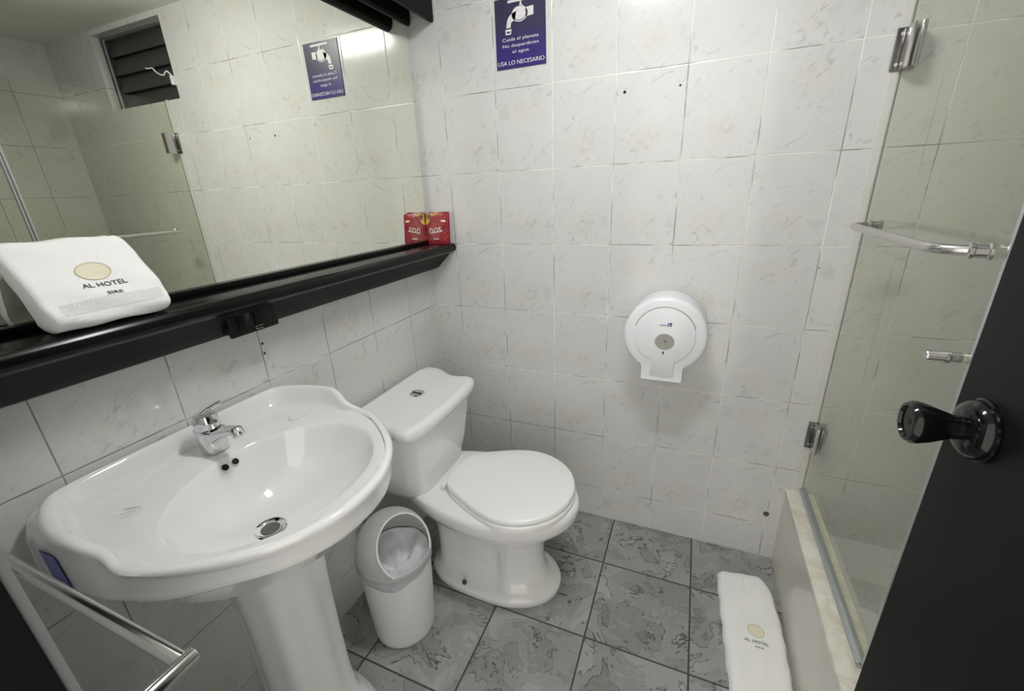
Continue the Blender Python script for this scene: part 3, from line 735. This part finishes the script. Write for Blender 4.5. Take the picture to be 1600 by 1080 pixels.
obj('lid', slab(0.4165, 0.434, 0.282, 0.702, 0.183, 0.62, 0.005, 0.003), 'plastic_seat', to, 60)
for dy in (-0.07, 0.07):
    b = new(); tube(b, [(0.276, TY + dy - 0.016, 0.408), (0.276, TY + dy + 0.016, 0.408)], 0.008, 16); obj('hinge', b, 'plastic_seat', to)
def rrect(z, x0, x1, hw, r, n=10, bow=0.0, notch=0.0):
    out = []
    for cx, cy, a0 in ((x1 - r, hw - r, 0), (x0 + r, hw - r, 90), (x0 + r, -hw + r, 180), (x1 - r, -hw + r, 270)):
        for k in range(n + 1):
            a = math.radians(a0 + 90 * k / n); out.append([cx + r * math.cos(a), cy + r * math.sin(a)])
    res = []
    for x, y in out:
        if x > x1 - r * 1.01: x += bow * (1 - (y / hw) ** 2)
        res.append(Vector((x, TY + y, z)))
    return res
tk = [(0.372, .035, .205, .130, .05), (0.380, .030, .222, .145, .055), (0.40, .027, .232, .153, .055), (0.48, .024, .244, .172, .05), (0.58, .022, .252, .190, .045), (0.645, .021, .256, .198, .042)]
obj('tank', loft(new(), [rrect(z, a, c, h, r, bow=0.012) for z, a, c, h, r in tk]), 'porcelain', to, 60)
lidh = [(0.012, 0.0), (0.012, 0.17), (0.020, 0.222), (0.045, 0.250), (0.090, 0.250), (0.130, 0.232), (0.165, 0.212), (0.198, 0.208), (0.226, 0.216), (0.256, 0.212), (0.274, 0.190), (0.286, 0.12), (0.291, 0.0)]
lh = smoothpath([(x, y, 0) for x, y in lidh], 5)
lo = [Vector((p.x, p.y)) for p in lh[:-1]] + [Vector((p.x, -p.y)) for p in reversed(lh[1:])]
def lid_ring(d, z):
    out = []; n = len(lo); c = Vector((0.15, 0))
    for i, p in enumerate(lo):
        tg = (lo[(i + 1) % n] - lo[i - 1]).normalized(); nr = Vector((-tg.y, tg.x)); nr = nr if nr.dot(c - p) > 0 else -nr
        q = p + nr * d; out.append(Vector((q.x, TY + q.y, z)))
    return out
def lid_scaled(k, z): return [Vector((0.150 + (p.x - 0.150) * k, TY + p.y * k, z)) for p in lid_ring_xy()]
def lid_ring_xy(): return lo
tl = obj('tank_lid', loft(new(), [lid_ring(0.014, 0.644), lid_ring(0.005, 0.646), lid_ring(0.001, 0.652), lid_ring(0, 0.668), lid_ring(0.003, 0.678), lid_ring(0.010, 0.6845), lid_ring(0.020, 0.688), lid_scaled(0.80, 0.6868), lid_scaled(0.74, 0.6862), lid_scaled(0.3, 0.6860)]), 'porcelain', to, 60)
b = new(); lathe(b, [(0.026, 0), (0.026, 0.003), (0.023, 0.005), (0.021, 0.0042)], (0.143, TY + 0.018, 0.6858), (0, 0, 1), 32); fb = obj('flush_button', b, 'chrome', to)
b = new(); box(b, 0.126, 0.160, TY + 0.015, TY + 0.021, 0.6895, 0.6910); obj('button_split', b, 'hole', fb)
for sg in (1, -1):
    b = new(); lathe(b, [(0.0085, 0), (0.0085, 0.005), (0.005, 0.008)], (0.345, TY + 0.008 + sg * 0.1235, 0.045), (0, sg, 0.35), 16); obj('bolt_cap', b, 'hole_stain', to)
# water supply behind the bin
av = empty('angle_valve', (0.0, -0.625, 0.25), 'small metal water valve with a dark hose on the left wall behind the bin', 'valve')
b = new(); tube(b, [(0.0, -0.635, 0.255), (0.035, -0.635, 0.255)], 0.010, 14); box(b, 0.030, 0.052, -0.648, -0.622, 0.242, 0.272, 0.004); obj('valve_body', b, 'steel', av)
b = new(); tube(b, smoothpath([(0.041, -0.635, 0.268), (0.040, -0.632, 0.300), (0.038, -0.612, 0.345), (0.036, -0.594, 0.368)]), 0.006, 10); obj('supply_hose', b, 'rubber', av)

# ------------------------------------------------------------------ bin
bx, by = 0.212, -0.700
bn = empty('waste_bin', (bx, by, 0), 'white plastic dome-top waste bin between the washbasin and the toilet', 'bin')
b = new(); lathe(b, [(0.090, 0.0), (0.094, 0.004), (0.097, 0.02), (0.105, 0.20), (0.1085, 0.285), (0.1085, 0.294), (0.104, 0.294), (0.102, 0.20), (0.094, 0.01), (0.02, 0.008)], (bx, by, 0), (0, 0, 1), 56, True, True); obj('bin_body', b, 'bin', bn, 50)
OD = Vector((0.82, -0.22, 0.53)).normalized(); CD = Vector((bx, by, 0.318)); RD, ZS = 0.1115, 1.09
def dome_pt(th, ph, r=RD):                 # polar about the opening direction
    u, w = frame(OD); w = OD.cross(u)
    d = OD * math.cos(th) + (u * math.cos(ph) + w * math.sin(ph)) * math.sin(th)
    return d
b = new(); n = 64; th0 = math.radians(50)
grid = []
for i in range(21):
    th = th0 + (PI * 0.985 - th0) * i / 20
    grid.append([b.verts.new(CD + Vector((d.x * RD, d.y * RD, max(d.z * RD * ZS, -0.020)))) for d in [dome_pt(th, 2 * PI * k / n) for k in range(n)]])
for a, c in zip(grid[:-1], grid[1:]):
    for k in range(n):
        q = (a[k], a[(k + 1) % n], c[(k + 1) % n], c[k])
        if all(v.co.z < CD.z - 0.019 for v in q): continue
        b.faces.new(q)
for v in [v for v in b.verts if not v.link_faces]: b.verts.remove(v)
sol = bmesh.ops.solidify(b, geom=list(b.faces), thickness=0.0028)
dome = obj('bin_lid', b, 'bin', bn, 50)
rim = [CD + Vector((d.x * RD, d.y * RD, max(d.z * RD * ZS, -0.019))) for d in [dome_pt(th0, 2 * PI * k / n) for k in range(n)]]
b = new(); tube(b, rim + [rim[0]], 0.0032, 10, False); obj('opening_rim', b, 'bin', dome)
b = new(); lathe(b, [(0.1095, -0.028), (0.1135, -0.026), (0.1150, -0.020), (0.1150, -0.012), (0.1130, -0.006), (0.1110, -0.005), (0.1090, -0.010)], CD, (0, 0, 1), 56, False, False); bmesh.ops.solidify(b, geom=list(b.faces), thickness=0.001); obj('lid_collar', b, 'bin', dome)
# bag: gathered film inside, with its cuff showing under the collar
b = new(); rg = []
for i, (r, z) in enumerate([(0.1045, 0.296), (0.098, 0.285), (0.088, 0.275), (0.070, 0.255), (0.045, 0.235), (0.01, 0.225)]):
    rg.append([Vector((bx + (r + 0.005 * math.sin(7 * a + i) * (i > 0)) * math.cos(a), by + (r + 0.004 * math.sin(9 * a)) * math.sin(a), z + 0.012 * math.sin(5 * a + i * .8) * (i > 1))) for a in [2 * PI * k / 48 for k in range(48)]])
loft(b, rg, False, True); obj('bin_bag', b, 'bag', bn, 60)
b = new(); rg = []
for i, (r, z) in enumerate([(0.1075, 0.296), (0.1110, 0.292), (0.1112, 0.276), (0.1100, 0.268)]):
    rg.append([Vector((bx + (r + 0.0012 * math.sin(11 * a + i)) * math.cos(a), by + (r + 0.0012 * math.sin(13 * a)) * math.sin(a), z + (0.010 * math.sin(3 * a + 1.5) + 0.004 * math.sin(8 * a)) * (i > 1))) for a in [2 * PI * k / 72 for k in range(72)]])
loft(b, rg, False, False); bmesh.ops.solidify(b, geom=list(b.faces), thickness=0.0008); obj('bag_cuff', b, 'bag', bn, 60)

# ------------------------------------------------------------------ paper dispenser
DX, DZ, DR = 0.917, 0.874, 0.1275
dp = empty('paper_dispenser', (DX, 0, 0.72), 'round white jumbo toilet paper dispenser on the back wall tiles', 'dispenser')
def disp_ring(y, r, fw, fz, k=64):
    """circle with a flat-footed chute at the bottom"""
    pts = []
    a0 = math.acos(min(0.999, fw / r))        # angle below horizontal where the chute begins
    s = -a0; e = PI + a0
    for i in range(k + 1):
        a = s + (e - s) * i / k; pts.append(Vector((DX + r * math.cos(a), y, DZ + r * math.sin(a))))
    pts += [Vector((DX - fw * 0.985, y, fz)), Vector((DX + fw * 0.985, y, fz))]
    return pts
FZ = 0.7185
shell_rings = [disp_ring(-0.0005, DR - 0.002, 0.066, FZ + 0.002), disp_ring(-0.085, DR, 0.066, FZ), disp_ring(-0.108, DR, 0.066, FZ), disp_ring(-0.114, DR - 0.0035, 0.0655, FZ + 0.001), disp_ring(-0.118, DR - 0.012, 0.064, FZ + 0.003)]
obj('cover', loft(new(), shell_rings), 'plastic_disp', dp, 35)
b = new()                                    # raised central plate with its own chute
pl = [disp_ring(-0.1175, 0.093, 0.038, FZ + 0.018), disp_ring(-0.1215, 0.092, 0.0375, FZ + 0.0185), disp_ring(-0.1230, 0.089, 0.036, FZ + 0.021)]
pl = [[Vector((p.x, p.y, p.z + 0.004)) for p in r] for r in pl]
obj('front_plate', loft(b, pl), 'plastic_disp', dp, 35)
b = new(); tube(b, [Vector((DX + 0.0945 * math.cos(a), -0.1185, DZ + 0.004 + 0.0945 * math.sin(a))) for a in [math.radians(18 + 144 * k / 40) for k in range(41)]], 0.0011, 8); obj('groove', b, 'window_grey', dp)
b = new(); ellipse_plate(b, (DX + 0.002, -0.1228, 0.860), (1, 0, 0), (0, 0, 1), (0, -1, 0), 0.0295, 0.0265, 0.0015); lockc = obj('lock_cover', b, 'window_grey', dp)
obj('lock_mark', text_bm('V', 0.0095, 0.0085, (DX + 0.004, -0.1244, 0.861), (1, 0, 0), (0, 0, 1), (0, -1, 0), 0.0006), 'hole', lockc)
b = new(); box(b, DX - 0.0015, DX + 0.0025, -0.1240, -0.1225, 0.817, 0.8265); obj('key_slot', b, 'hole', dp)
lg = new(); box(lg, DX + 0.0075, DX + 0.0105, -0.1242, -0.1226, 0.911, 0.9235); box(lg, DX + 0.0125, DX + 0.0200, -0.1242, -0.1226, 0.9175, 0.9235); box(lg, DX + 0.0125, DX + 0.0160, -0.1242, -0.1226, 0.912, 0.916); box(lg, DX + 0.0170, DX + 0.0195, -0.1242, -0.1226, 0.912, 0.916)
merge(lg, text_bm('vama', 0.022, 0.0050, (DX - 0.006, -0.1232, 0.9145), (1, 0, 0), (0, 0, 1), (0, -1, 0), 0.0006)); obj('logo', lg, 'logo_blue', dp)

# ------------------------------------------------------------------ sign on the back wall
SX0, SX1, SZ0, SZ1 = 0.3265, 0.4945, 1.7035, 1.8915
sg_ = empty('wall_sign', ((SX0 + SX1) / 2, 0, SZ0), 'violet water-saving sign with a white tap picture on the back wall', 'sign')
b = new(); box(b, SX0, SX1, -0.003, -0.0003, SZ0, SZ1); obj('sign_panel', b, 'sign', sg_)
def SP(u, v, y=-0.0032): return Vector((SX0 + u * (SX1 - SX0), y, SZ0 + v * (SZ1 - SZ0)))
SW, SH = SX1 - SX0, SZ1 - SZ0
b = new()
ellipse_plate(b, SP(0.50, 0.755), (1, 0, 0), (0, 0, 1), (0, -1, 0), 0.0265, 0.0205, 0.0008)
prism(b, [SP(0.62, 0.70), SP(0.77, 0.71), SP(0.77, 0.835), SP(0.62, 0.825)], (0, -0.0008, 0))
sp_ = smoothpath([(0.44, 0.80, 0), (0.33, 0.77, 0), (0.255, 0.70, 0), (0.225, 0.585, 0)], 6); sq_ = smoothpath([(0.40, 0.665, 0), (0.365, 0.672, 0), (0.325, 0.645, 0), (0.315, 0.585, 0)], 6)
for i in range(len(sp_) - 1):
    prism(b, [SP(sp_[i].x, sp_[i].y), SP(sp_[i + 1].x, sp_[i + 1].y), SP(sq_[i + 1].x, sq_[i + 1].y), SP(sq_[i].x, sq_[i].y)], (0, -0.0008, 0))
prism(b, [SP(0.205, 0.565), SP(0.33, 0.565), SP(0.315, 0.49), SP(0.21, 0.49)], (0, -0.0008, 0))
prism(b, [SP(0.46, 0.855), SP(0.58, 0.855), SP(0.545, 0.875), SP(0.535, 0.925), SP(0.51, 0.925), SP(0.505, 0.875)], (0, -0.0008, 0))
prism(b, [SP(0.27, 0.925), SP(0.78, 0.925), SP(0.78, 0.96), SP(0.27, 0.96)], (0, -0.0008, 0))
obj('tap_picture', b, 'sign_white', sg_)
b = new()
for i in range(22):
    a0, a1 = math.radians(-140 + 165 * i / 22), math.radians(-140 + 165 * (i + 1) / 22)
    prism(b, [SP(0.50, 0.755, -0.0041) + Vector((0.0235 * math.cos(a) * k, 0, 0.0175 * math.sin(a) * k)) for a, k in ((a0, 1), (a1, 1), (a1, 0.90), (a0, 0.90))], (0, -0.0003, 0))
obj('picture_outline', b, 'sign', sg_)
b = new(); prism(b, [SP(0.235, 0.535, -0.0041), SP(0.30, 0.535, -0.0041), SP(0.295, 0.51, -0.0041), SP(0.24, 0.51, -0.0041)], (0, -0.0003, 0))
obj('nozzle_outline', b, 'sign', sg_)
for s, w, h, v in (('Cuida el planeta', 0.122, 0.0115, 0.415), ('No desperdicies', 0.122, 0.0110, 0.325), ('el agua', 0.056, 0.0110, 0.235), ('USA LO NECESARIO', 0.158, 0.0115, 0.085)):
    obj('lettering', text_bm(s, w, h, SP(0.5, v, -0.0032), (1, 0, 0), (0, 0, 1), (0, -1, 0), 0.0006), 'sign_white', sg_)

# ------------------------------------------------------------------ glass shower door and fixed panel
GX = 1.405; GY = -0.620
gd = empty('shower_door', (GX, -0.30, 0.316), 'clear glass shower door with a steel bar and knob above the marble sill', 'shower door')
obj('glass_pane', box(new(), GX - 0.004, GX + 0.004, GY, -0.004, 0.332, 1.800), 'glass', gd, 0)
b = new(); box(b, GX - 0.0042, GX - 0.0030, -0.0042, -0.003, 0.332, 1.80); obj('pane_edge', b, 'glass_edge', gd)
b = new(); box(b, GX - 0.010, GX + 0.008, GY, -0.004, 0.316, 0.334, 0.003); tube(b, [(GX - 0.010, GY, 0.328), (GX - 0.010, -0.004, 0.328)], 0.004, 10); obj('bottom_seal', b, 'alu', gd)
b = new(); box(b, GX - 0.005, GX + 0.005, GY - 0.008, GY, 0.332, 1.800, 0.002); obj('edge_profile', b, 'alu', gd)
for z, h in ((1.614, 0.045), (0.541, 0.047)):
    b = new(); box(b, 1.377, 1.403, -0.007, -0.0005, z - h, z + h, 0.0015); hp = obj('hinge', b, 'dark_chrome', gd)
    b = new(); box(b, GX - 0.013, GX - 0.005, -0.052, -0.008, z - h, z + h, 0.0015); box(b, GX + 0.005, GX + 0.013, -0.052, -0.008, z - h, z + h, 0.0015); obj('hinge_plate', b, 'steel', hp)
    for dz in (-0.032, 0.032):
        b = new(); lathe(b, [(0.0045, 0), (0.004, 0.0012)], (1.387, -0.007, z + dz), (0, -1, 0), 14); obj('screw', b, 'steel', hp)
XB = 1.340; ZB = 1.214
path = smoothpath([(GX - 0.004, -0.118, ZB), (GX - 0.035, -0.122, ZB), (XB + 0.012, -0.128, ZB), (XB, -0.150, ZB), (XB, -0.30, ZB), (XB, -0.42, ZB), (XB, -0.525, ZB), (XB + 0.010, -0.560, ZB), (XB + 0.033, -0.577, ZB), (GX - 0.004, -0.588, ZB)], 6)
b = new(); tube(b, path, 0.0085, 16); bar = obj('towel_bar', b, 'steel', gd)
for y, d in ((-0.118, (-1, -0.1, 0)), (-0.588, (-1, 0.25, 0))):
    b = new(); lathe(b, [(0.013, 0), (0.013, 0.004), (0.0105, 0.006), (0.0105, 0.020), (0.0125, 0.022), (0.0125, 0.026), (0.009, 0.028)], (GX - 0.004, y, ZB), d, 24); obj('bar_collar', b, 'steel', bar)
b = new(); lathe(b, [(0.0085, 0), (0.0085, 0.014), (0.0115, 0.016), (0.0115, 0.021), (0.0100, 0.023), (0.0100, 0.044), (0.0085, 0.0465)], (GX - 0.004, -0.598, 1.042), (-1, 0, 0), 28); obj('door_pull', b, 'steel', gd)
b = new(); lathe(b, [(0.0085, 0), (0.0085, 0.014), (0.0100, 0.016), (0.0100, 0.040)], (GX + 0.004, -0.598, 1.042), (1, 0, 0), 28); obj('door_pull', b, 'steel', gd)
fp = empty('shower_panel', (GX, -1.0, 0.316), 'fixed clear glass shower panel behind the open black door', 'shower panel')
obj('glass_pane', box(new(), GX - 0.004, GX + 0.004, YF + 0.002, GY - 0.016, 0.318, 1.800), 'glass', fp, 0)
b = new(); box(b, GX - 0.006, GX + 0.006, GY - 0.018, GY - 0.0125, 0.318, 1.800, 0.001); obj('edge_strip', b, 'alu', fp)

# ------------------------------------------------------------------ the open black door on the camera's side
DFX, DFY = 1.300, -0.829
dr_ = struct('door_1', box(new(), DFX, DFX + 0.036, YF - 0.02, DFY, 0.012, 2.04, 0.0012), 'door')
ky, kz = -0.889, 1.052
b = new(); lathe(b, [(0.0365, 0.0), (0.0370, 0.003), (0.0350, 0.0045), (0.0345, 0.009), (0.0305, 0.015), (0.0235, 0.0195), (0.0140, 0.021)], (DFX, ky, kz), (-1, 0, 0), 48); kn = obj('rosette', b, 'knob', dr_)
b = new(); lathe(b, [(0.0150, 0.014), (0.0138, 0.020), (0.0148, 0.028), (0.0185, 0.038), (0.0225, 0.048), (0.0255, 0.059), (0.0255, 0.064), (0.0225, 0.0685), (0.0190, 0.0690), (0.0175, 0.0660), (0.006, 0.0655)], (DFX, ky, kz), (-1, 0, 0), 48); kh = obj('door_knob', b, 'knob', dr_)
b = new(); lathe(b, [(0.004, 0.0), (0.003, 0.001)], (DFX - 0.0655, ky, kz), (-1, 0, 0), 14); obj('keyhole', b, 'hole', kh)

# ------------------------------------------------------------------ steel towel rail on the wall beside the doorway
tr = empty('towel_rail', (0.30, YF, 0.864), 'brushed steel towel rail in the near foreground beside the doorway jamb', 'towel rail')
b = new(); tube(b, [(0.024, -1.335, 0.8592), (0.515, -1.335, 0.870)], 0.0080, 24); obj('rail', b, 'rail_steel', tr)
for x in (0.515, 0.024):
    b = new(); lathe(b, [(0.0090, 0.0), (0.0090, 0.092), (0.0080, 0.0935)], (x, YF, 0.860 + 0.022 * (x - 0.06)), (0, 1, 0), 28); obj('post', b, 'rail_steel', tr)
    b = new(); lathe(b, [(0.022, 0.0), (0.022, 0.004), (0.019, 0.006)], (x, YF, 0.860 + 0.022 * (x - 0.06)), (0, 1, 0), 28); obj('wall_flange', b, 'steel', tr)
